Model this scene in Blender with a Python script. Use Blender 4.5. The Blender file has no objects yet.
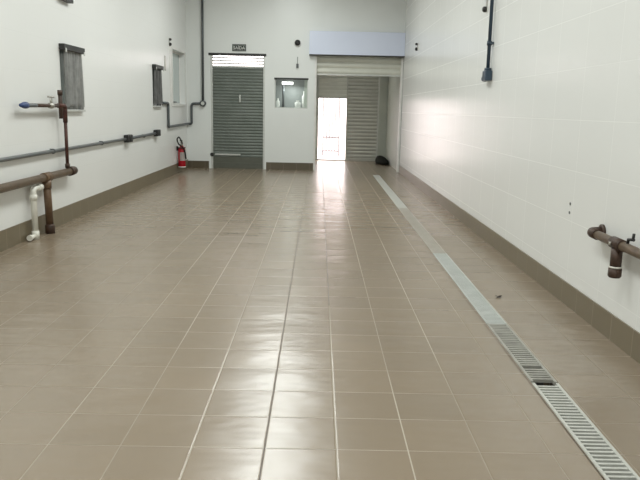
import bpy, bmesh, math, random
from mathutils import Vector, Matrix
random.seed(7)
C = bpy.context.scene.collection
SC = bpy.context.scene
PI = math.pi

# ------------------------------------------------------------------ camera
EYE = 1.5
F, TH, YA, RO = 693.39, 0.186733, 0.0049176, 0.0207791
fwd = Vector((math.sin(YA)*math.cos(TH), math.cos(YA)*math.cos(TH), -math.sin(TH)))
rgt = Vector((math.cos(YA), -math.sin(YA), 0)); up = rgt.cross(fwd)
r2 = math.cos(RO)*rgt + math.sin(RO)*up; u2 = -math.sin(RO)*rgt + math.cos(RO)*up
cam = bpy.data.objects.new('camera', bpy.data.cameras.new('camera')); C.objects.link(cam)
cam.data.sensor_width = 36; cam.data.lens = F/640*36; cam.data.clip_start = 0.02; cam.data.clip_end = 300
M4 = Matrix((r2, u2, -fwd)).transposed().to_4x4(); M4.translation = Vector((0, 0, EYE))
cam.matrix_world = M4
SC.camera = cam

# ------------------------------------------------------------------ world, lamps, exposure
w = bpy.data.worlds.new('overcast_sky'); SC.world = w; w.use_nodes = True
bg = w.node_tree.nodes['Background']
bg.inputs[0].default_value = (1.0, 0.93, 0.93, 1); bg.inputs[1].default_value = 6.5

def area(name, loc, sx, sy, power, col=(.955, 1, .975)):
    l = bpy.data.lights.new(name, 'AREA'); l.shape = 'RECTANGLE'; l.size = sx; l.size_y = sy
    l.energy = power; l.color = col
    o = bpy.data.objects.new(name, l); o.location = loc; C.objects.link(o)
    return o
LAMP_X = -0.75
for yy in (-2.0, 2.0, 6.0, 10.0, 14.0):
    area('ceiling_lamp', (LAMP_X, yy, 4.5), 0.95, 2.6, 83)
area('vestibule_fill', (.95, 19.2, 2.93), .3, .9, 6)  # unseen fill light added to brighten the vestibule

SC.view_settings.view_transform = 'Standard'; SC.view_settings.look = 'None'
SC.view_settings.gamma = 1; SC.view_settings.use_curve_mapping = False
SC.view_settings.exposure = 0.29

# ------------------------------------------------------------------ materials
class NT:
    def __init__(s, name):
        s.m = bpy.data.materials.new(name); s.m.use_nodes = True
        s.t = s.m.node_tree; s.b = s.t.nodes['Principled BSDF']; s.out = s.t.nodes['Material Output']
    def n(s, typ, **kw):
        x = s.t.nodes.new(typ)
        for k, v in kw.items(): setattr(x, k, v)
        return x
    def l(s, a, b): s.t.links.new(a, b)
    def put(s, inp, v):
        if isinstance(v, (int, float)): inp.default_value = v
        elif isinstance(v, (tuple, list)): inp.default_value = v
        else: s.l(v, inp)
    def math(s, op, a, b=0.0, c=None):
        x = s.n('ShaderNodeMath', operation=op); s.put(x.inputs[0], a); s.put(x.inputs[1], b)
        if c is not None: s.put(x.inputs[2], c)
        return x.outputs[0]
    def vmath(s, op, a, b=(0, 0, 0), scale=None):
        x = s.n('ShaderNodeVectorMath', operation=op); s.put(x.inputs[0], a); s.put(x.inputs[1], b)
        if scale is not None: s.put(x.inputs['Scale'], scale)
        return x.outputs[0]
    def mix(s, f, a, b):
        x = s.n('ShaderNodeMix', data_type='RGBA'); s.put(x.inputs[0], f); s.put(x.inputs[6], a); s.put(x.inputs[7], b)
        return x.outputs[2]
    def noise(s, vec, scale, detail=3, rough=.5):
        x = s.n('ShaderNodeTexNoise'); s.put(x.inputs['Vector'], vec); x.inputs['Scale'].default_value = scale
        x.inputs['Detail'].default_value = detail; x.inputs['Roughness'].default_value = rough
        return x.outputs[0]
    def ramp(s, f, a, b):
        x = s.n('ShaderNodeMapRange'); s.put(x.inputs[0], f); x.inputs[1].default_value = a; x.inputs[2].default_value = b
        return x.outputs[0]
    def pos(s): return s.n('ShaderNodeNewGeometry').outputs['Position']
    def normal(s): return s.n('ShaderNodeNewGeometry').outputs['Normal']

def c4(c): return (c[0], c[1], c[2], 1)

def plain(name, col, rough=.5, metal=0.0, col2=None, scale=8, bump=0.0, bscale=40, spec=.5):
    t = NT(name); b = t.b
    b.inputs['Roughness'].default_value = rough; b.inputs['Metallic'].default_value = metal
    b.inputs['Specular IOR Level'].default_value = spec
    p = t.pos()
    if col2 is None: col2 = tuple(min(1, c*.9) for c in col)
    f = t.ramp(t.noise(p, scale, 4, .6), .35, .65)
    t.l(t.mix(f, c4(col), c4(col2)), b.inputs['Base Color'])
    if bump:
        bn = t.n('ShaderNodeBump'); bn.inputs['Strength'].default_value = bump; bn.inputs['Distance'].default_value = .01
        t.l(t.noise(p, bscale, 3), bn.inputs['Height']); t.l(bn.outputs[0], b.inputs['Normal'])
    return t.m

def tiles(name, col, col2, grout, ax, size, origin, gw, rough, tilt, tilt_scale=(1, 1, 1), grout_dark=None, dark_line=None, ripple=.02,
          ripple_scale=6, ripple_stretch=(1, 1, 1), spec=.5, groutmix=1.0, blotch=1.3, rowmix=1.0, groutbump=.6, bump=.35, pale_lane=None):
    """tiled surface; ax = which world axes run along the tile grid"""
    t = NT(name); b = t.b
    p = t.pos(); sep = t.n('ShaderNodeSeparateXYZ'); t.l(p, sep.inputs[0])
    U, V = sep.outputs[ax[0]], sep.outputs[ax[1]]
    u = t.math('DIVIDE', t.math('SUBTRACT', U, origin[0]), size[0])
    v = t.math('DIVIDE', t.math('SUBTRACT', V, origin[1]), size[1])
    def edge(x, s):
        fr = t.math('FRACT', x)
        return t.math('MULTIPLY', t.math('MINIMUM', fr, t.math('SUBTRACT', 1.0, fr)), s)
    eu, ev = edge(u, size[0]), edge(v, size[1])
    mu = t.math('LESS_THAN', eu, gw/2); mv = t.math('LESS_THAN', ev, gw/2)
    g = t.math('MAXIMUM', mu, t.math('MULTIPLY', mv, rowmix))
    cell = t.n('ShaderNodeCombineXYZ'); t.l(t.math('FLOOR', u), cell.inputs[0]); t.l(t.math('FLOOR', v), cell.inputs[1])
    wn = t.n('ShaderNodeTexWhiteNoise', noise_dimensions='3D'); t.l(cell.outputs[0], wn.inputs['Vector'])
    # tile colour: per-tile shade plus soft cloudy glaze
    f = t.math('ADD', t.math('MULTIPLY', wn.outputs[0], .5), t.math('MULTIPLY', t.ramp(t.noise(p, blotch, 4, .6), .3, .7), .5))
    base = t.mix(f, c4(col), c4(col2))
    gcol = c4(grout)
    if grout_dark is not None:
        st = t.vmath('MULTIPLY', p, (3.0, .55, 1))
        gcol = t.mix(t.ramp(t.noise(st, 1.0, 2), .42, .56), c4(grout), c4(grout_dark))
    if pale_lane is not None:                   # grout pale only in a middle lane, tile-toned outside it
        off = t.math('ABSOLUTE', t.math('SUBTRACT', U, pale_lane[0]))
        gcol = t.mix(t.ramp(off, pale_lane[1], pale_lane[1]*1.6), gcol, c4(grout_dark))
    if dark_line is not None:
        near = t.math('LESS_THAN', t.math('ABSOLUTE', t.math('SUBTRACT', U, dark_line)), gw*.8)
        near2 = t.math('MULTIPLY', t.math('LESS_THAN', t.math('ABSOLUTE', t.math('SUBTRACT', U, dark_line+size[0])), gw*.8), t.math('GREATER_THAN', V, 5.2))
        gcol = t.mix(t.math('MAXIMUM', near, near2), gcol, c4((.07, .055, .045)))
    t.l(t.mix(t.math('MULTIPLY', g, groutmix), base, gcol), b.inputs['Base Color'])
    rr = t.math('ADD', rough, t.math('MULTIPLY', g, .4)); t.l(rr, b.inputs['Roughness'])
    b.inputs['Specular IOR Level'].default_value = spec
    # each tile laid a touch out of level
    d = t.vmath('SCALE', t.vmath('MULTIPLY', t.vmath('SUBTRACT', wn.outputs[1], (.5, .5, .5)), tilt_scale), scale=tilt)
    n = t.vmath('NORMALIZE', t.vmath('ADD', t.normal(), d))
    h = t.math('ADD', t.math('MULTIPLY', t.ramp(t.math('MINIMUM', eu, ev), 0, gw*1.2), groutbump),
               t.math('MULTIPLY', t.noise(t.vmath('MULTIPLY', p, ripple_stretch), ripple_scale, 2), ripple*10))
    bn = t.n('ShaderNodeBump'); bn.inputs['Strength'].default_value = bump; bn.inputs['Distance'].default_value = .003
    t.l(h, bn.inputs['Height']); t.l(n, bn.inputs['Normal']); t.l(bn.outputs[0], b.inputs['Normal'])
    return t.m

W = 0.32258; X0 = -0.21586; Y0 = 2.8825
m_floor = tiles('floor_tile', (.255, .199, .139), (.218, .171, .119), (.43, .38, .305), (0, 1), (W, W), (X0, Y0), .006, .26, .02, tilt_scale=(.5, 1.4, 0), spec=.8, groutmix=.8,
                grout_dark=(.26, .218, .16), dark_line=X0, ripple=.34, ripple_scale=5, ripple_stretch=(.45, 1.0, 1.0), rowmix=.5, bump=.8, groutbump=.3, pale_lane=(.1, 1.1))
wallc, wallc2 = (.79, .795, .775), (.775, .78, .76)
m_wall_side = tiles('white_wall_tile_side', wallc, wallc2, (.60, .60, .57), (1, 2), (.62, .395), (.45, .27), .005, .24, .006,
                    ripple=.02, ripple_scale=5, groutmix=.16, groutbump=.12)
m_wall_left = tiles('white_wall_tile_left', wallc, wallc2, (.60, .60, .57), (1, 2), (.62, .395), (.45, .27), .004, .32, .012,
                    ripple=.02, ripple_scale=5, groutmix=.1, groutbump=.12)
m_wall_back = tiles('white_wall_tile_back', (.765, .785, .765), (.75, .77, .75), (.60, .60, .57), (0, 2), (.62, .395), (.1, .27), .004, .3, .015,
                    ripple=.02, ripple_scale=5, groutmix=.06, groutbump=.1)
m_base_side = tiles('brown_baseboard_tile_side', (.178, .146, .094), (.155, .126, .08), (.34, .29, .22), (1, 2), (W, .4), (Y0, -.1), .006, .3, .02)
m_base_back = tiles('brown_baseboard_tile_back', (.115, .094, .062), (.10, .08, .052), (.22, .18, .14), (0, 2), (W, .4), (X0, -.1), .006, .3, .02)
m_ceiling = plain('ceiling_paint', (.82, .82, .80), .8)
m_vest = plain('grey_green_plaster', (.50, .525, .47), .4, col2=(.46, .485, .43), scale=2)
m_concrete = plain('outdoor_concrete', (.70, .64, .62), .8, col2=(.62, .57, .55), scale=3, bump=.2)
m_outwall = plain('outdoor_white_wall', (.85, .80, .80), .8)
m_slat = plain('grey_shutter_steel', (.17, .19, .17), .45, .25, col2=(.135, .155, .135), scale=2.5)
m_panel = plain('olive_steel', (.12, .125, .10), .5, .2)
m_slat_far = plain('pale_shutter_steel', (.55, .555, .50), .45, .1, col2=(.49, .495, .45), scale=2.5)
m_slat_pale = plain('pale_panel', (.70, .71, .64), .45, col2=(.66, .67, .60), scale=2.5)
m_slat_cream = plain('cream_shutter_steel', (.68, .68, .60), .4, .1, col2=(.62, .62, .55), scale=2)
m_header = plain('lavender_white_sheet', (.69, .74, .88), .35, 0, col2=(.67, .72, .86), scale=1.5)
m_rail = plain('galvanised_rail', (.62, .63, .60), .35, .3)
m_whitemetal = plain('white_painted_metal', (.80, .79, .76), .4)
m_dark = plain('dark_metal', (.035, .035, .033), .45, .3)
m_black = plain('black_rubber', (.015, .015, .015), .5)
m_conduit = plain('grey_conduit', (.095, .105, .11), .4, .2, col2=(.08, .09, .095))
m_conduit_l = plain('light_grey_conduit', (.13, .14, .14), .4, .2, col2=(.11, .12, .12))
m_blue = plain('blue_grey_conduit', (.035, .06, .09), .4, .1, col2=(.03, .05, .075))
m_rust = plain('rusty_pipe', (.11, .062, .033), .5, .15, col2=(.16, .10, .055), scale=14, bump=.25, bscale=60)
m_rust2 = plain('brown_painted_pipe', (.165, .115, .07), .42, .1, col2=(.10, .066, .04), scale=11, bump=.2, bscale=60)
m_rustd = plain('dark_rust', (.045, .028, .02), .5, .2, col2=(.075, .04, .025), scale=18, bump=.3, bscale=70)
m_redrust = plain('red_brown_pipe', (.10, .034, .023), .5, .2, col2=(.055, .022, .016), scale=16, bump=.25)
m_pvc = plain('white_plastic_pipe', (.78, .77, .70), .35, col2=(.72, .70, .62))
m_bluecap = plain('blue_plastic', (.02, .05, .16), .4)
m_steel = plain('bare_steel', (.45, .44, .40), .3, .8)
m_red = plain('red_enamel', (.45, .008, .02), .25, col2=(.40, .008, .018))
m_paper = plain('pale_label', (.75, .70, .66), .6, col2=(.60, .52, .50), scale=60)
m_curtain = plain('grey_curtain', (.50, .50, .485), .5, col2=(.36, .36, .35), scale=9)
m_curtain_d = plain('dark_grey_curtain', (.24, .24, .235), .5, col2=(.17, .17, .165), scale=9)
m_pane = plain('blue_grey_frosted_glass', (.50, .57, .56), .12, col2=(.46, .53, .52), scale=1.2)
m_grate_w = plain('white_grate_plastic', (.54, .54, .50), .4, col2=(.45, .45, .41), scale=12)
m_grate_b = plain('bluish_white_grate', (.46, .48, .455), .4, col2=(.38, .40, .375), scale=6)
m_grate_g = plain('dusty_grey_grate', (.38, .37, .33), .5, col2=(.28, .27, .24), scale=8)
m_grate_d = plain('dull_tan_grate', (.38, .355, .31), .45, col2=(.33, .30, .25), scale=5)  # duller and browner than the grate sections on either side
m_channel = plain('dark_drain_channel', (.035, .032, .03), .7)
m_bundle = plain('dark_cloth', (.008, .009, .006), .95, bump=.3, bscale=25, spec=.1)
m_niche = plain('grey_niche', (.27, .285, .28), .6)
m_sign = plain('dark_green_sign', (.008, .02, .014), .65)
m_lettering = plain('white_lettering', (.85, .85, .80), .5)
m_leaf = plain('dry_dark_leaf', (.05, .028, .018), .8)

def glow(name, col, st):
    t = NT(name); t.b.inputs['Base Color'].default_value = c4(col)
    t.b.inputs['Emission Color'].default_value = c4(col); t.b.inputs['Emission Strength'].default_value = st
    return t.m
m_lit = glow('lit_lamp_diffuser', (1, .98, .95), 3.0)
m_gate = plain('grey_gate_paint', (.10, .088, .088), .6)
def glass():
    t = NT('clear_glass'); t.t.nodes.remove(t.b)
    a = t.n('ShaderNodeBsdfTransparent'); g = t.n('ShaderNodeBsdfGlossy'); g.inputs['Roughness'].default_value = .03
    a.inputs[0].default_value = (.96, .98, .97, 1)
    fr = t.n('ShaderNodeFresnel'); fr.inputs[0].default_value = 1.5
    mx = t.n('ShaderNodeMixShader'); t.l(fr.outputs[0], mx.inputs[0]); t.l(a.outputs[0], mx.inputs[1]); t.l(g.outputs[0], mx.inputs[2])
    t.l(mx.outputs[0], t.out.inputs[0]); return t.m
m_glass = glass()

# ------------------------------------------------------------------ mesh helpers
def BM(): return bmesh.new()

def bx(bm, x0, x1, y0, y1, z0, z1, bev=0.0):
    tmp = bmesh.new()
    bmesh.ops.create_cube(tmp, size=1, matrix=Matrix.Translation(((x0+x1)/2, (y0+y1)/2, (z0+z1)/2)) @
                          Matrix.Diagonal((abs(x1-x0), abs(y1-y0), abs(z1-z0), 1)))
    if bev > 0: bmesh.ops.bevel(tmp, geom=list(tmp.edges), offset=bev, segments=2, affect='EDGES', profile=.5)
    me = bpy.data.meshes.new('t'); tmp.to_mesh(me); bm.from_mesh(me); bpy.data.meshes.remove(me); tmp.free()

def fillet(pts, r, seg=5):
    pts = [Vector(p) for p in pts]; out = [pts[0]]
    for i in range(1, len(pts)-1):
        a, b, c = pts[i-1], pts[i], pts[i+1]
        d1 = (a-b); d2 = (c-b); rr = min(r, d1.length*.49, d2.length*.49)
        p1 = b + d1.normalized()*rr; p2 = b + d2.normalized()*rr
        for k in range(seg+1):
            t = k/seg; out.append((1-t)**2*p1 + 2*t*(1-t)*b + t*t*p2)
    out.append(pts[-1]); return out

def tube(bm, pts, r, seg=16, fil=0.0, cap=True):
    pts = fillet(pts, fil) if fil else [Vector(p) for p in pts]
    n = len(pts); rad = r if isinstance(r, (list, tuple)) else [r]*n
    tang = []
    for i in range(n):
        a = pts[max(0, i-1)]; b = pts[min(n-1, i+1)]; tang.append((b-a).normalized())
    ref = Vector((0, 0, 1)) if abs(tang[0].z) < .9 else Vector((0, 1, 0))
    N = tang[0].cross(ref).normalized(); rings = []
    for i in range(n):
        if i:
            N = (N - tang[i]*N.dot(tang[i])).normalized()
        Bn = tang[i].cross(N)
        rings.append([bm.verts.new(pts[i] + rad[i]*(math.cos(2*PI*k/seg)*N + math.sin(2*PI*k/seg)*Bn)) for k in range(seg)])
    for i in range(n-1):
        for k in range(seg):
            f = bm.faces.new((rings[i][k], rings[i][(k+1) % seg], rings[i+1][(k+1) % seg], rings[i+1][k])); f.smooth = True
    if cap:
        bm.faces.new(list(reversed(rings[0]))); bm.faces.new(rings[-1])

def lathe(bm, org, axis, prof, seg=24):
    """prof = [(distance along axis, radius)...]"""
    org = Vector(org); ax = Vector(axis).normalized()
    ref = Vector((0, 0, 1)) if abs(ax.z) < .9 else Vector((0, 1, 0))
    N = ax.cross(ref).normalized(); Bn = ax.cross(N); rings = []
    for d, r in prof:
        rings.append([bm.verts.new(org + ax*d + max(r, 1e-4)*(math.cos(2*PI*k/seg)*N + math.sin(2*PI*k/seg)*Bn)) for k in range(seg)])
    for i in range(len(rings)-1):
        for k in range(seg):
            f = bm.faces.new((rings[i][k], rings[i][(k+1) % seg], rings[i+1][(k+1) % seg], rings[i+1][k])); f.smooth = True
    bm.faces.new(list(reversed(rings[0]))); bm.faces.new(rings[-1])

def obj(name, bm, m, parent=None):
    bmesh.ops.recalc_face_normals(bm, faces=bm.faces)
    me = bpy.data.meshes.new(name); bm.to_mesh(me); bm.free(); me.materials.append(m)
    o = bpy.data.objects.new(name, me); C.objects.link(o)
    if parent is not None:
        o.parent = parent
        par = parent; off = Vector((0, 0, 0))
        while par is not None:
            off += par.location; par = par.parent
        o.data.transform(Matrix.Translation(-off))
    return o

def struct(name, bm, m, parent=None):
    o = obj(name, bm, m, parent)
    if parent is None: o['kind'] = 'structure'
    return o

def tag(o, label, cat, group=None):
    o['label'] = label; o['category'] = cat
    if group: o['group'] = group
    return o

def thing(name, label, cat, loc, group=None):
    o = bpy.data.objects.new(name, None); C.objects.link(o); o.location = loc; o.empty_display_size = .1
    return tag(o, label, cat, group)

def wall_bm(mk, u0, u1, v0, v1, holes):
    """boxes around rectangular holes; mk(bm, ua, ub, va, vb) adds one box"""
    bm = BM(); us = sorted({u0, u1, *[h[0] for h in holes], *[h[1] for h in holes]})
    for a, b in zip(us, us[1:]):
        cut = sorted([(h[2], h[3]) for h in holes if h[0] <= a+1e-6 and h[1] >= b-1e-6]); z = v0
        for c, d in cut:
            if c > z+1e-6: mk(bm, a, b, z, c)
            z = d
        if z < v1-1e-6: mk(bm, a, b, z, v1)
    return bm

# ------------------------------------------------------------------ the setting
XL, XR, YB, YR, ZC = -3.227, 2.012, 17.215, -4.0, 4.6
YV = 20.8                                    # street side of the vestibule
bm = BM(); DX0, DX1 = 1.215, 1.425           # floor left open over the drain channel (slightly skewed below)
bx(bm, XL-.3, DX0+.01, YR-.3, YB+.1, -.12, 0); bx(bm, DX1+.01, XR+.3, YR-.3, YB+.1, -.12, 0)
bx(bm, DX0+.01, DX1+.01, 16.3, YB+.1, -.12, 0); bx(bm, DX0+.01, DX1+.01, YR-.3, .4, -.12, 0)
bx(bm, -.5, XR+.3, YB+.1, YV+.25, -.12, 0)
floor = struct('floor', bm, m_floor)
bm = BM(); bx(bm, XL-.3, XR+.3, YR-.3, YB+.25, ZC, ZC+.15); struct('ceiling', bm, m_ceiling)
bm = BM(); bx(bm, -.4, XR+.3, YB+.25, YV+.25, 2.95, 3.1); struct('ceiling_vestibule', bm, m_ceiling)
WIN1 = (8.86, 9.58, 1.43, 2.20); WIN2 = (13.72, 14.38, 1.50, 2.25); WIN3 = (15.56, 17.0, 1.54, 2.72)
struct('wall_left', wall_bm(lambda b, a, c, d, e: bx(b, XL-.25, XL, a, c, d, e), YR, YB+.25, 0, ZC, [WIN1, WIN2, WIN3]), m_wall_left)
bm = BM(); bx(bm, XR, XR+.25, YR, YV+.25, 0, ZC); struct('wall_right', bm, m_wall_side)
DOOR = (-2.645, -1.33, 0, 2.74); PASS = (-1.095, -.285, 1.50, 2.215); OPEN = (-.125, XR, 0, 2.78)
struct('wall_back', wall_bm(lambda b, a, c, d, e: bx(b, a, c, YB, YB+.25, d, e), XL, XR, 0, ZC, [DOOR, PASS, OPEN]), m_wall_back)
bm = BM(); bx(bm, XL-.25, XR+.25, YR-.25, YR, 0, ZC); struct('wall_rear', bm, m_wall_back)
bm = BM(); bx(bm, -.375, -.125, YB+.25, YV+.25, 0, 2.95); struct('wall_vestibule_left', bm, m_vest)
bm = BM(); bx(bm, XR-.012, XR, YB+.05, YV, 0, 2.95); struct('wall_vestibule_right', bm, m_vest)
VO = (-.06, 1.76, 0, 2.62)
struct('wall_vestibule_far', wall_bm(lambda b, a, c, d, e: bx(b, a, c, YV, YV+.2, d, e), -.125, XR, 0, 2.95, [VO]), m_vest)
# baseboards
bm = BM(); bx(bm, XL, XL+.012, YR, YB, 0, .212); struct('baseboard_left', bm, m_base_side)
bm = BM(); bx(bm, XR-.012, XR, YR, YB+.05, 0, .178); struct('baseboard_right', bm, m_base_side)
bm = BM(); bx(bm, XL+.012, -2.70, YB-.012, YB, 0, .18); bx(bm, -1.29, -.125, YB-.012, YB, 0, .18); struct('baseboard_back', bm, m_base_back)
# windows in the left wall
def left_window(name, win, depth, pane_m, frame_m, fw):
    y0, y1, z0, z1 = win
    bm = BM()
    for a in ((y0, y0+fw, z0, z1), (y1-fw, y1, z0, z1), (y0+fw, y1-fw, z0, z0+fw), (y0+fw, y1-fw, z1-fw, z1)):
        bx(bm, XL-depth-.03, XL-depth, *a)
    o = struct(name, bm, frame_m)
    bm = BM(); bx(bm, XL-depth-.022, XL-depth-.012, y0+fw, y1-fw, z0+fw, z1-fw); obj('pane', bm, pane_m, o)
    bm = BM(); bx(bm, XL-.249, XL-depth-.04, y0, y1, z0, z1); obj('window_backing', bm, m_niche, o)
    return o
left_window('window_1', WIN1, .09, m_pane, m_rail, .035)
left_window('window_2', WIN2, .09, m_pane, m_rail, .035)
bm = BM(); y0, y1, z0, z1 = WIN3
for a in ((y0-.06, y0, z0-.05, z1+.05), (y1, y1+.06, z0-.05, z1+.05), (y0, y1, z0-.05, z0), (y0, y1, z1, z1+.05)): bx(bm, XL+.001, XL+.016, *a)
struct('trim_2', bm, m_whitemetal)
w3 = left_window('window_3', WIN3, .115, m_pane, m_whitemetal, .03)
bm = BM(); bx(bm, XL-.095, XL-.05, 15.72, 16.25, 1.572, 1.60, .004); obj('window_latch', bm, m_dark, w3)
bm = BM(); bx(bm, XL, XL+.008, 15.30, 15.495, 1.5, 2.78, .003); struct('trim_1', bm, m_whitemetal)
# small hatch window in the back wall
x0, x1, z0, z1 = PASS
bm = BM(); f = .022
for a in ((x0, x0+f, z0, z1), (x1-f, x1, z0, z1), (x0+f, x1-f, z0, z0+f), (x0+f, x1-f, z1-f, z1)):
    bx(bm, a[0], a[1], YB+.06, YB+.085, a[2], a[3])
w4 = struct('window_4', bm, m_rail)
bm = BM(); bx(bm, x0-.01, x1+.01, YB-.006, YB+.05, z1-.03, z1+.01, .003); obj('top_shadow_strip', bm, m_dark, w4)  # dark strip put in as the shadow along the top of the hatch
bm = BM(); bx(bm, x0+f, x1-f, YB+.068, YB+.074, z0+f, z1-f); obj('pane', bm, m_glass, w4)
for nm, a in (('wall_booth_back', (x0-.02, x1+.02, YB+.62, YB+.64, z0-.02, z1+.02)), ('wall_booth_left', (x0-.02, x0, YB+.25, YB+.62, z0-.02, z1+.02)),
              ('wall_booth_right', (x1, x1+.02, YB+.25, YB+.62, z0-.02, z1+.02)), ('floor_booth', (x0, x1, YB+.25, YB+.62, z0-.02, z0)), ('ceiling_booth', (x0, x1, YB+.25, YB+.62, z1, z1+.02))):
    bm = BM(); bx(bm, *a); struct(nm, bm, m_niche)

# street outside
bm = BM(); bx(bm, -14, 14, YB+.3, 60, -.2, -.13); struct('ground', bm, m_concrete)
bm = BM(); bx(bm, -14, 14, 27, 27.3, -.13, 3.2); struct('wall_outside', bm, m_outwall)

# ------------------------------------------------------------------ floor drain
def drain_x(y): return 1.305 + (y-2.66)*.0042
bm = BM(); bx(bm, DX0+.01, DX1+.01, .4, 16.3, -.12, -.10)
struct('trim_drain_channel', bm, m_channel)
# tile-coloured margin either side of the slot
bm = BM()
def quadbox(bm, y0, y1, xa0, xb0, xa1, xb1, z0, z1):
    vs = [bm.verts.new(p) for p in ((xa0, y0, z0), (xb0, y0, z0), (xb1, y1, z0), (xa1, y1, z0), (xa0, y0, z1), (xb0, y0, z1), (xb1, y1, z1), (xa1, y1, z1))]
    for f in ((3, 2, 1, 0), (4, 5, 6, 7), (0, 1, 5, 4), (1, 2, 6, 5), (2, 3, 7, 6), (3, 0, 4, 7)): bm.faces.new([vs[i] for i in f])
HW = .076
quadbox(bm, .4, 16.3, DX0+.01, drain_x(.4)-HW, DX0+.01, drain_x(16.3)-HW, -.12, 0)
quadbox(bm, .4, 16.3, drain_x(.4)+HW, DX1+.01, drain_x(16.3)+HW, DX1+.01, -.12, 0)
struct('trim_drain_margin', bm, m_floor)

def grate(y0, y1, m, pitch, bar, label, rail=.017, missing=(), rim=.012):
    bm = BM(); t = .022; z1 = .003
    quadbox(bm, y0, y1, drain_x(y0)-HW+.001, drain_x(y0)-HW+rail, drain_x(y1)-HW+.001, drain_x(y1)-HW+rail, z1-t, z1)
    quadbox(bm, y0, y1, drain_x(y0)+HW-rail, drain_x(y0)+HW-.001, drain_x(y1)+HW-rail, drain_x(y1)+HW-.001, z1-t, z1)
    n = int((y1-y0)/pitch)
    for k in range(n+1):
        if k in missing: continue
        a = y0 + k*(y1-y0-bar)/n
        c = drain_x(a)
        quadbox(bm, a, a+bar, c-HW+rail, c+HW-rail, c-HW+rail, c+HW-rail, z1-t, z1-.002)
    return tag(obj('drain_grate', bm, m), label, 'drain grate', 'grates along the floor drain')
grate(.42, 3.705, m_grate_w, .036, .0155, 'clean white slotted drain grate at the near end of the channel', missing=(91,))
grate(3.725, 4.80, m_grate_g, .036, .02, 'dusty grey slotted drain grate just beyond the gap with a broken slat', missing=(0, 6))
grate(4.81, 7.30, m_grate_b, .034, .027, 'bluish white drain grate between dusty slotted grate and dull stretch')
grate(7.31, 10.75, m_grate_d, .034, .029, 'dull tan drain grate in the middle stretch of the channel')
grate(10.76, 16.28, m_grate_w, .034, .029, 'pale drain grate at the far end of the channel near the opening')

# ------------------------------------------------------------------ shutters
def slats(bm, x0, x1, yf, z0, z1, pitch, depth=.018):
    """interlocking curved slats: one continuous corrugated sheet"""
    n = max(1, round((z1-z0)/pitch)); p = (z1-z0)/n; prof = []
    for i in range(n):
        z = z0 + i*p
        for t, d in ((0, 0), (.10, .25), (.28, .85), (.5, 1), (.72, .85), (.90, .25)):
            prof.append((z + t*p, d*depth))
    prof.append((z1, 0))
    rows = [[bm.verts.new((x, yf - d, z)) for x in (x0, x1)] for z, d in prof]
    back = [[bm.verts.new((x, yf + .012, z)) for x in (x0, x1)] for z in (z0, z1)]
    for a, b in zip(rows, rows[1:]):
        bm.faces.new((a[0], a[1], b[1], b[0]))
    bm.faces.new((back[0][1], back[0][0], back[1][0], back[1][1]))
    bm.faces.new((rows[0][1], rows[0][0], back[0][0], back[0][1])); bm.faces.new((rows[-1][0], rows[-1][1], back[1][1], back[1][0]))
    bm.faces.new([r[0] for r in rows] + [back[1][0], back[0][0]]); bm.faces.new([back[0][1], back[1][1]] + [r[1] for r in reversed(rows)])

d1 = thing('roller_door', 'narrow grey roller shutter door closed under the exit sign', 'roller door', (-1.99, YB+.1, 0))
bm = BM(); slats(bm, -2.604, -1.368, YB+.10, .27, 2.46, .072, .012); obj('slat_curtain', bm, m_slat, d1)
bm = BM(); bx(bm, -2.604, -1.368, YB+.085, YB+.11, -.002, .14, .004); bx(bm, -2.604, -1.368, YB+.092, YB+.112, .13, .285, .004); obj('bottom_panel', bm, m_panel, d1)
bm = BM()
for k in range(4): bx(bm, -2.60, -1.37, YB+.09, YB+.11, 2.45+k*.068, 2.488+k*.068)
for xx in (-2.60, -1.985, -1.375): bx(bm, xx-.004, xx+.004, YB+.111, YB+.118, 2.45, 2.73)
o = obj('vent_grille', bm, m_rail, d1); o['label'] = 'open slats at the top letting daylight in'
for xa in (-2.645, -1.372):
    bm = BM(); bx(bm, xa, xa+.042, YB+.02, YB+.14, 0, 2.74, .003); obj('guide_rail', bm, m_rail, d1)
bm = BM(); bx(bm, -2.69, -1.30, YB-.012, YB+.14, 2.715, 2.775, .004); obj('top_beam', bm, m_dark, d1)
bm = BM(); bx(bm, -2.56, -1.93, YB+.058, YB+.082, .325, .365, .006); obj('lock_bar', bm, m_rail, d1)
bm = BM(); lathe(bm, (-2.625, YB+.02, .345), (0, -1, 0), [(0, .02), (0, .045), (.03, .045), (.04, .03)]); obj('lock_knob', bm, m_dark, d1)
bm = BM(); bx(bm, -1.96, -1.925, YB+.055, YB+.08, 1.62, 1.80, .006); obj('handle', bm, m_rail, d1)

d2 = thing('roller_shutter', 'wide cream roller shutter rolled up under its lavender-white housing', 'roller shutter', (.94, YB, 2.3))
bm = BM(); bx(bm, -.265, XR-.002, YB-.16, YB+.06, 2.775, 3.315, .006); h = obj('housing', bm, m_header, d2); h['label'] = 'lavender-white sheet housing'
bm = BM(); bx(bm, -.265, XR-.002, YB-.165, YB+.0, 2.755, 2.778, .002); obj('housing_underside', bm, m_dark, d2)  # dark sheet along the underside of the housing
bm = BM(); slats(bm, -.09, XR-.05, YB+.13, 2.34, 2.765, .14, .03); obj('slat_curtain', bm, m_slat_cream, d2)
bm = BM(); bx(bm, -.09, XR-.05, YB+.10, YB+.15, 2.31, 2.345, .004); obj('bottom_bar', bm, m_rail, d2)
for xa in (-.124, XR-.052):
    bm = BM(); bx(bm, xa, xa+.045, YB-.004, YB+.18, 0, 2.755, .003); obj('guide_rail', bm, m_whitemetal, d2)

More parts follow.
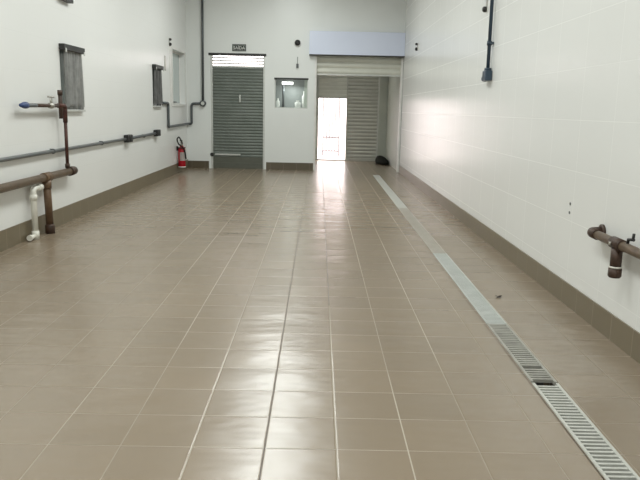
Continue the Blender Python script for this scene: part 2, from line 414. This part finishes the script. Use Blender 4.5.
d3 = thing('roller_shutter', 'grey slatted street shutter closed beside the bright doorway', 'roller shutter', (.85, YV+.06, 0))
bm = BM(); slats(bm, .83, 1.72, YV+.06, .08, 2.60, .105, .02); obj('slat_curtain', bm, m_slat_far, d3)
bm = BM(); bx(bm, .83, 1.72, YV+.03, YV+.075, 0, .08, .004); obj('bottom_bar', bm, m_slat_far, d3)
bm = BM(); slats(bm, -.02, .80, YV+.05, 1.84, 2.62, .115, .008); obj('transom_panel', bm, m_slat_pale, d3)
for xa, m in ((1.72, m_rail), (-.06, m_rail), (.80, m_slat_far)):
    bm = BM(); bx(bm, xa, xa+.04, YV+.0, YV+.12, 0, 2.62, .003); obj('guide_rail', bm, m, d3)
bm = BM(); bx(bm, -.02, .80, YV+.01, YV+.09, 1.815, 1.845, .003); obj('door_head', bm, m_rail, d3)
bm = BM(); bx(bm, -.02, .80, YV+.0, YV+.10, 0, .03, .004); obj('threshold', bm, m_rail, d3)

g = thing('street_gate', 'pale barred gate outside, seen through the bright doorway', 'gate', (.42, 24.6, -.13))
for za, zb in ((.02, .08), (.50, .56), (2.1, 2.15)):
    bm = BM(); bx(bm, .16, .70, 24.585, 24.615, za, zb); obj('gate_rail', bm, m_gate, g)
for k in range(4):
    bm = BM(); xx = .25 + k*.10; bx(bm, xx, xx+.045, 24.59, 24.61, .05, 2.12); obj('gate_bar', bm, m_gate, g)
for xx in (.12, .68):
    bm = BM(); bx(bm, xx, xx+.05, 24.57, 24.63, -.13, 2.2); obj('gate_post', bm, m_gate, g)

# ------------------------------------------------------------------ left wall pipework
PX = XL+.085
dp = thing('drain_pipe', 'thick brown rusty pipe along the left wall with a leg to the floor', 'pipe', (PX, 8.0, 0))
bm = BM(); tube(bm, [(PX, 3.5, .66), (PX, 8.9, .66)], .045, 20); o = obj('pipe_run', bm, m_rust2, dp)
bm = BM(); lathe(bm, (PX, 8.78, .66), (0, 1, 0), [(0, .05), (0, .058), (.10, .058), (.12, .053), (.16, .053), (.17, .03)]); obj('end_cap', bm, m_rustd, dp)
bm = BM(); tube(bm, [(PX, 8.02, .66), (PX+.01, 8.03, .10)], .043, 18); obj('down_pipe', bm, m_rust, dp)
bm = BM(); lathe(bm, (PX, 7.93, .66), (0, 1, 0), [(0, .05), (0, .055), (.18, .055), (.18, .05)]); lathe(bm, (PX, 8.02, .62), (0, 0, -1), [(0, .04), (0, .054), (.09, .054), (.09, .043)]); obj('tee_fitting', bm, m_rust, dp)
bm = BM(); lathe(bm, (PX+.01, 8.03, 0), (0, 0, 1), [(0, .055), (.09, .055), (.11, .045)]); obj('floor_collar', bm, m_rustd, dp)
for yy in (4.6, 6.2):
    bm = BM(); bx(bm, XL+.001, PX, yy-.012, yy+.012, .655, .675); lathe(bm, (PX, yy-.014, .665), (0, 1, 0), [(0, .05), (0, .056), (.028, .056), (.028, .05)]); obj('pipe_clamp', bm, m_rust, dp)

pv = thing('plastic_pipe', 'short white plastic pipe rising from the floor by the left wall', 'pipe', (PX, 7.66, 0))
vx = PX-.012
bm = BM(); tube(bm, [(vx, 7.66, .06), (vx, 7.66, .565), (vx, 7.87, .565)], .033, 18, .04); obj('pipe', bm, m_pvc, pv)
bm = BM(); lathe(bm, (vx, 7.66, .44), (0, 0, 1), [(0, .033), (0, .04), (.06, .04), (.06, .033)]); obj('elbow_socket', bm, m_pvc, pv)
bm = BM(); lathe(bm, (vx, 7.80, .565), (0, 1, 0), [(0, .033), (0, .041), (.07, .041), (.07, .033)]); obj('elbow_socket', bm, m_pvc, pv)
bm = BM(); lathe(bm, (vx, 7.66, 0), (0, 0, 1), [(0, .042), (.09, .042), (.095, .033)]); tube(bm, [(vx, 7.63, .04), (vx, 7.52, .04)], .024, 14); lathe(bm, (vx, 7.49, .04), (0, 1, 0), [(0, .032), (.04, .032)]); obj('foot_fitting', bm, m_pvc, pv)

tp = thing('tap_pipe', 'thin rusty standpipe with blue-tipped tap arm under the nearer curtained window', 'tap', (PX, 8.7, .7))
bm = BM(); tube(bm, [(PX, 8.72, .715), (PX, 8.72, 1.36)], .021, 14); obj('riser', bm, m_redrust, tp)
bm = BM(); lathe(bm, (PX, 8.72, .71), (0, 0, 1), [(0, .03), (.05, .03), (.055, .02)]); obj('base_collar', bm, m_rustd, tp)
bm = BM(); tube(bm, [(PX, 8.50, 1.475), (PX, 8.72, 1.475), (PX, 8.72, 1.27)], .028, 16, .05); obj('elbow', bm, m_redrust, tp)
bm = BM(); tube(bm, [(PX, 8.58, 1.32), (PX, 8.58, 1.66)], .024, 14); lathe(bm, (PX, 8.58, 1.60), (0, 0, 1), [(0, .024), (0, .03), (.06, .03), (.06, .01)]); obj('stub', bm, m_rustd, tp)
bm = BM(); tube(bm, [(PX, 7.85, 1.475), (PX, 8.52, 1.475)], .021, 14); obj('arm', bm, m_rustd, tp)
bm = BM()
lathe(bm, (PX, 7.55, 1.475), (0, 1, 0), [(0, .018), (.03, .022)]+[x for k in range(6) for x in ((.04+k*.045, .018), (.06+k*.045, .023))]+[(.31, .018)]); obj('hose_tail', bm, m_conduit_l, tp)
bm = BM(); lathe(bm, (PX, 7.58, 1.475), (0, -1, 0), [(0, .02), (0, .036), (.05, .036), (.10, .026), (.15, .018), (.16, .008)]); obj('nozzle', bm, m_bluecap, tp)
bm = BM(); lathe(bm, (PX, 8.22, 1.475), (0, 1, 0), [(0, .02), (.01, .032), (.06, .036), (.1, .032), (.12, .02)]); lathe(bm, (PX, 8.28, 1.48), (0, 0, 1), [(0, .016), (.07, .014), (.08, .008), (.1, .008)])
v = obj('valve', bm, m_steel, tp)
bm = BM(); tube(bm, [(PX, 8.20, 1.575), (PX, 8.36, 1.575)], .011, 10); tube(bm, [(PX-.04, 8.28, 1.575), (PX+.04, 8.28, 1.575)], .01, 10); obj('valve_handle', bm, m_steel, v)

# electrical conduits on the left
cx = XL+.035
cd = thing('wall_conduit', 'long grey horizontal conduit with two black boxes on the left wall', 'conduit', (cx, 9, .94))
bm = BM(); tube(bm, [(cx, 2.5, .915), (cx, 11.7, .945)], .022, 14); obj('tube', bm, m_conduit_l, cd)
bm = BM(); tube(bm, [(cx, 11.7, .945), (cx, 13.75, .965)], .025, 14); obj('tube', bm, m_conduit, cd)
for yy, zz in ((11.72, .95), (13.82, .972)):
    bm = BM(); bx(bm, XL+.002, XL+.085, yy-.14, yy+.14, zz-.062, zz+.062, .012); lathe(bm, (XL+.08, yy, zz), (1, 0, 0), [(0, .05), (.012, .045)]); obj('junction_box', bm, m_black, cd)
for yy in (4.2, 6.4, 8.4, 10.3, 12.8):
    bm = BM(); zz = .915+(yy-2.5)*.0033; lathe(bm, (cx, yy-.012, zz), (0, 1, 0), [(0, .025), (0, .03), (.024, .03), (.024, .025)]); bx(bm, XL, cx, yy-.012, yy+.012, zz+.02, zz+.03); obj('saddle_clip', bm, m_conduit_l, cd)

by = YB-.05
ec = thing('corner_conduit', 'dark conduit looping round the left corner and up the back wall', 'conduit', (-2.83, by, 1.56))
bm = BM(); tube(bm, [(cx, 14.44, 1.555), (cx, 14.93, 1.555), (cx, 14.93, 1.06), (cx, by, 1.08), (-3.105, by, 1.08), (-3.105, by, 1.565), (-2.88, by, 1.575)], .028, 14, .06); obj('tube', bm, m_conduit, ec)
bm = BM(); tube(bm, [(-2.825, by, 1.64), (-2.815, by, ZC-.02)], .028, 14); obj('riser', bm, m_conduit, ec)
bm = BM(); lathe(bm, (-2.828, YB-.002, 1.575), (0, -1, 0), [(0, .075), (.07, .075), (.085, .055)]); b = obj('round_box', bm, m_conduit, ec)
bm = BM(); lathe(bm, (-2.828, YB-.086, 1.575), (0, -1, 0), [(0, .045), (.008, .042)]); obj('box_lid', bm, m_rail, b)

# curtains
def curtain(win, label, seed, pm):
    rnd = random.Random(seed); y0, y1, z0, z1 = win
    t = thing('window_curtain', label, 'curtain', (XL+.03, (y0+y1)/2, z1), 'grey curtains on the left wall')
    bm = BM(); bx(bm, XL+.001, XL+.075, y0-.02, y1+.02, z1-.045, z1+.03, .006); obj('top_rail', bm, m_dark, t)
    for yy in (y0+.02, y1-.02):
        bm = BM(); bx(bm, XL+.075, XL+.083, yy-.02, yy+.02, z1-.07, z1-.02, .003); obj('rail_bracket', bm, m_rail, t)
    NU, NV = 90, 16; ph = rnd.random()*6; bm = BM(); grid = []
    for j in range(NV+1):
        row = []; fz = j/NV; z = z1-.04 - fz*(z1-.04-z0-.02)
        for i in range(NU+1):
            fu = i/NU; amp = .010+.010*fz
            x = XL+.036 + amp*math.sin(ph+fu*2*PI*5.3+.7*math.sin(3*fu+2*fz)) + .005*math.sin(fu*2*PI*13+ph)
            zz = z + (fz**6)*(.02*math.sin(fu*17+ph)+.03*(fu > .8)*math.sin(fu*60))
            row.append(bm.verts.new((x, y0+.015+fu*(y1-y0-.03), zz)))
        grid.append(row)
    for a, b in zip(grid, grid[1:]):
        for i in range(NU):
            f = bm.faces.new((a[i], a[i+1], b[i+1], b[i])); f.smooth = True
    bmesh.ops.solidify(bm, geom=list(bm.faces), thickness=.003)
    obj('cloth', bm, pm, t)
    bm = BM(); bx(bm, XL+.001, XL+.05, y0-.01, y1+.03, z0-.03, z0-.005, .004); obj('sill', bm, m_rail, t)
    return t
curtain(WIN1, 'hanging grey pleated curtain over the nearer left window, behind the tap', 3, m_curtain)
curtain(WIN2, 'hanging grey pleated curtain over the farther left window, by the glazed one', 5, m_curtain_d)
bm = BM(); bx(bm, XL+.001, XL+.07, 8.88, 9.25, 2.755, 2.80, .005); bx(bm, XL+.001, XL+.05, 8.92, 9.21, 2.80, 3.02, .005)
tag(obj('wall_box', bm, m_dark), 'dark box high on the left wall above the nearer curtained window', 'wall box')

# small dark fixings on the walls
def fixing(loc, nx, label, dz=.12):
    t = thing('wall_hook', label, 'hook', loc, 'small dark fixings high on the walls')
    x, y, z = loc; s = nx
    bm = BM(); bx(bm, min(x, x+.008*s), max(x, x+.008*s), y-.03, y+.03, z-.02, z+dz, .002); obj('plate', bm, m_steel, t)
    for zz, r in ((z+.0, .034), (z+dz-.02, .026)):
        bm = BM(); lathe(bm, (x+.008*s, y, zz), (s, 0, 0), [(0, r), (.03, r), (.045, r*.6)], 14); obj('bolt', bm, m_dark, t)
fixing((XL, 15.30, 2.79), 1, 'small dark wall fixing high on the left wall above the glazed window')
fixing((XR, 14.85, 2.76), -1, 'small dark wall fixing on the right wall beside the lavender-white housing')
fixing((XR, 8.80, 2.73), -1, 'small fixing on the right wall at the top, left of dark vertical conduit', .16)
for zz, lb in ((.80, 'upper of two tiny bolt holes on the right wall above the pipe'), (.73, 'lower of two tiny bolt holes on the right wall above the pipe')):
    bm = BM(); lathe(bm, (XR-.0005, 5.47, zz), (-1, 0, 0), [(0, .012), (.004, .011)], 12); tag(obj('wall_plug', bm, m_conduit_l), lb, 'wall plug')
bm = BM(); bx(bm, XL+.001, XL+.012, 14.80, 14.90, 2.22, 2.52, .003); tag(obj('wall_strip', bm, m_steel), 'thin grey vertical strip on the left wall left of the glazed window', 'strip')

# ------------------------------------------------------------------ fire extinguisher
EX, EY = XL+.115, 15.9
fe = thing('fire_extinguisher', 'red fire extinguisher hung low in the left corner', 'fire extinguisher', (EX, EY, .13))
bm = BM(); lathe(bm, (EX, EY, .13), (0, 0, 1), [(0, .07), (.015, .085), (.38, .085), (.42, .078), (.455, .055), (.475, .032), (.49, .03)], 28); obj('cylinder', bm, m_red, fe)
bm = BM(); lathe(bm, (EX, EY, .125), (0, 0, 1), [(0, .088), (.022, .088)], 28); obj('base_ring', bm, m_whitemetal, fe)
bm = BM()
R = .0865; a0, a1 = math.radians(-110), math.radians(10); ns = 14
vs = [[bm.verts.new((EX+R*math.cos(a0+(a1-a0)*k/ns), EY+R*math.sin(a0+(a1-a0)*k/ns), z)) for k in range(ns+1)] for z in (.28, .47)]
for k in range(ns): bm.faces.new((vs[0][k], vs[0][k+1], vs[1][k+1], vs[1][k]))
bmesh.ops.solidify(bm, geom=list(bm.faces), thickness=.001)
obj('paper_label', bm, m_paper, fe)
bm = BM(); lathe(bm, (EX, EY, .61), (0, 0, 1), [(0, .03), (.05, .03), (.06, .02), (.09, .02)], 16); bx(bm, EX-.02, EX+.02, EY-.12, EY+.03, .69, .705, .004); obj('valve_head', bm, m_steel, fe)
bm = BM(); bx(bm, EX-.018, EX+.018, EY-.15, EY+.02, .725, .74, .004); tube(bm, [(EX, EY, .70), (EX, EY-.14, .765)], .01, 10); obj('lever', bm, m_black, fe)
bm = BM(); pts = [Vector((EX+.02, EY-.03, .66)), Vector((EX+.03, EY-.14, .72)), Vector((EX-.01, EY-.26, .83)), Vector((EX-.04, EY-.34, .78)), Vector((EX-.02, EY-.27, .66)), Vector((EX+.04, EY-.13, .60)), Vector((EX+.085, EY-.06, .50)), Vector((EX+.10, EY-.03, .32))]
tube(bm, fillet(pts, .08, 4), .016, 12); obj('hose', bm, m_black, fe)
bm = BM(); bx(bm, XL+.001, EX-.08, EY-.02, EY+.02, .50, .60); lathe(bm, (EX, EY, .56), (0, 0, 1), [(0, .0875), (.02, .0875)], 24); obj('wall_bracket', bm, m_black, fe)

# ------------------------------------------------------------------ back wall fittings
sg = thing('exit_sign', 'small dark exit sign with white letters above the narrow roller door', 'sign', (-1.95, YB, 2.9))
bm = BM(); bx(bm, -2.115, -1.785, YB-.02, YB-.001, 2.825, 2.985, .004); obj('sign_plate', bm, m_sign, sg)
bm = BM()
for a in ((-2.095, -1.805, 2.845, 2.849), (-2.095, -1.805, 2.961, 2.965), (-2.095, -2.091, 2.849, 2.961), (-1.809, -1.805, 2.849, 2.961)): bx(bm, a[0], a[1], YB-.0215, YB-.0195, a[2], a[3])
obj('sign_border', bm, m_lettering, sg)
cu = bpy.data.curves.new('lettering', 'FONT'); cu.body = 'SA\u00cdDA'; cu.size = .098; cu.align_x = 'CENTER'; cu.extrude = .001
to = bpy.data.objects.new('lettering_curve', cu); C.objects.link(to)
dg = bpy.context.evaluated_depsgraph_get(); me = bpy.data.meshes.new_from_object(to.evaluated_get(dg)); bpy.data.objects.remove(to)
me.transform(Matrix.Translation((-1.95, YB-.0215, 2.868)) @ Matrix.Rotation(PI/2, 4, 'X'))
me.transform(Matrix.Translation((1.95, -YB, -2.9))); me.materials.clear(); me.materials.append(m_lettering)
lo = bpy.data.objects.new('lettering', me); C.objects.link(lo); lo.parent = sg

rv = thing('wall_siren', 'round black wall fitting above the small back window', 'siren', (-.55, YB, 3.04))
bm = BM(); lathe(bm, (-.55, YB-.001, 3.04), (0, -1, 0), [(0, .085), (.02, .085), (.03, .075)]); obj('base_ring', bm, m_whitemetal, rv)
bm = BM(); lathe(bm, (-.55, YB-.031, 3.045), (0, -1, 0), [(0, .07), (.03, .066), (.055, .045), (.065, .01)]); obj('dome', bm, m_black, rv)
sw = thing('wall_sensor', 'small grey sensor with a thin wire under the round black fitting', 'sensor', (-.545, YB, 2.5))
bm = BM(); bx(bm, -.575, -.52, YB-.04, YB-.001, 2.46, 2.56, .008); obj('case', bm, m_conduit_l, sw)
bm = BM(); tube(bm, [(-.547, YB-.012, 2.55), (-.545, YB-.01, 2.72)], .006, 8); obj('wire', bm, m_conduit_l, sw)
# things on the ledge behind the hatch window
t = thing('stand_lamp', 'dark pole with white bar head behind the small back window', 'lamp', (-.90, YB+.35, 1.5))
bm = BM(); lathe(bm, (-.90, YB+.35, 1.5), (0, 0, 1), [(0, .09), (.02, .085), (.03, .02)]); obj('base', bm, m_dark, t)
bm = BM(); tube(bm, [(-.90, YB+.35, 1.52), (-.90, YB+.35, 2.10)], .028, 12); obj('pole', bm, m_conduit, t)
bm = BM(); bx(bm, -.93, -.66, YB+.28, YB+.42, 2.08, 2.14, .01); obj('lamp_head', bm, m_lit, t)
l = area('stand_lamp_light', (-.69, YB+.33, 2.07), .2, .1, 3.2)
def pot(name, x, h, r, label):
    bm = BM(); lathe(bm, (x, YB+.33, 1.5), (0, 0, 1), [(0, r*.8), (h*.15, r), (h*.7, r), (h*.8, r*.5), (h*.95, r*.5), (h, r*.55)], 18)
    tag(obj(name, bm, m_whitemetal), label, 'bottle', 'pale bottles behind the back window')
pot('bottle', -1.03, .24, .05, 'pale bottle left of the dark pole behind the small back window')
pot('bottle', -.54, .2, .075, 'squat pale bottle in the middle behind the small back window')
pot('bottle', -.37, .42, .065, 'tall pale bottle at the right end behind the small back window')

# ------------------------------------------------------------------ right wall pipework
bxx = XR-.04
rc = thing('drop_conduit', 'dark blue-grey conduit dropping down the right wall to a box', 'conduit', (bxx, 8.47, 1.9))
bm = BM(); tube(bm, [(bxx, 8.38, 1.96), (bxx, 8.385, ZC-.02)], .021, 14); obj('tube', bm, m_blue, rc)
bm = BM(); bx(bm, XR-.085, XR-.001, 8.30, 8.46, 1.865, 1.985, .012); lathe(bm, (bxx, 8.385, 1.98), (0, 0, 1), [(0, .04), (.035, .038)]); obj('outlet_box', bm, m_blue, rc)
bm = BM(); lathe(bm, (bxx, 8.49, 1.895), (0, 1, 0), [(-.05, .035), (.05, .035), (.06, .02)]); obj('box_spout', bm, m_blue, rc)
for zz in (2.27, 3.4):
    bm = BM(); lathe(bm, (bxx, 8.382, zz), (0, 0, 1), [(0, .021), (0, .029), (.05, .029), (.05, .021)]); bx(bm, bxx, XR-.001, 8.32, 8.382, zz+.01, zz+.035, .003); obj('saddle_clip', bm, m_blue, rc)

RX = XR-.085
rp = thing('wall_pipe', 'brown rusty pipe with a capped tee low on the right wall', 'pipe', (RX, 4.36, .67))
bm = BM(); tube(bm, [(RX, 4.77, .69), (RX, 1.4, .69)], .030, 20); obj('pipe_run', bm, m_rust2, rp)
bm = BM(); tube(bm, [(XR-.001, 4.80, .69), (RX, 4.80, .69), (RX, 4.68, .69)], .036, 20, .05); obj('wall_elbow', bm, m_rustd, rp)
bm = BM(); lathe(bm, (XR-.001, 4.80, .69), (-1, 0, 0), [(0, .055), (.015, .055), (.02, .04)]); obj('wall_flange', bm, m_rustd, rp)
bm = BM(); lathe(bm, (RX, 4.28, .69), (0, 1, 0), [(0, .03), (0, .039), (.14, .039), (.14, .03)]); lathe(bm, (RX, 4.355, .66), (0, 0, -1), [(0, .03), (0, .036), (.13, .036)]); obj('tee_fitting', bm, m_rustd, rp)
bm = BM(); lathe(bm, (RX, 4.355, .545), (0, 0, -1), [(0, .038), (.012, .038)]); obj('seal_ring', bm, m_pvc, rp)
bm = BM(); lathe(bm, (RX, 4.355, .53), (0, 0, -1), [(0, .042), (.05, .042), (.06, .034)]); obj('end_cap', bm, m_rustd, rp)
bm = BM(); lathe(bm, (RX-.037, 4.37, .69), (-1, 0, 0), [(0, .013), (.014, .011)]); obj('plug_screw', bm, m_steel, rp)
bm = BM(); tube(bm, [(RX, 4.22, .70), (RX+.005, 4.22, .745), (RX+.01, 4.16, .752)], .01, 10); tube(bm, [(RX+.01, 4.17, .745), (RX+.01, 4.165, .79)], .009, 10); obj('bleed_valve', bm, m_dark, rp)
for yy in (3.4, 1.9):
    bm = BM(); bx(bm, RX, XR-.001, yy-.012, yy+.012, .68, .70); lathe(bm, (RX, yy-.014, .69), (0, 1, 0), [(0, .03), (0, .036), (.028, .036), (.028, .03)]); obj('pipe_clamp', bm, m_rustd, rp)

# ------------------------------------------------------------------ odds and ends on the floor
bm = BM(); bmesh.ops.create_icosphere(bm, subdivisions=4, radius=1)
rnd = random.Random(4); k1 = [Vector((rnd.uniform(-3, 3), rnd.uniform(-3, 3), rnd.uniform(-3, 3))) for _ in range(6)]
for v in bm.verts:
    d = sum(math.sin(v.co.dot(k)+i) for i, k in enumerate(k1))*.045
    p = v.co*(1+d); zz = max(p.z, -.55)
    v.co = Vector((1.81+p.x*.165+.05*p.y*-1, 19.85+p.y*.6, (.07+zz*.13)*(1+.35*p.y)))
for v in bm.verts: v.co.z = max(v.co.z, .001)
for f in bm.faces: f.smooth = True
tag(obj('cloth_bundle', bm, m_bundle), 'dark bundle on the floor beside the grey street shutter', 'bundle')
bm = BM(); N = 12
ring = [bm.verts.new((1.512+.028*math.cos(a)*(1+.3*math.sin(3*a)), 5.54+.03*math.sin(a)*(1+.25*math.cos(2*a)), .006+.012*abs(math.cos(a)))) for a in [2*PI*k/N for k in range(N)]]
c = bm.verts.new((1.512, 5.54, .004))
for k in range(N): bm.faces.new((ring[k], ring[(k+1) % N], c))
bmesh.ops.solidify(bm, geom=list(bm.faces), thickness=.002)
tag(obj('dry_leaf', bm, m_leaf), 'tiny dark curled leaf on the floor right of the drain', 'leaf')
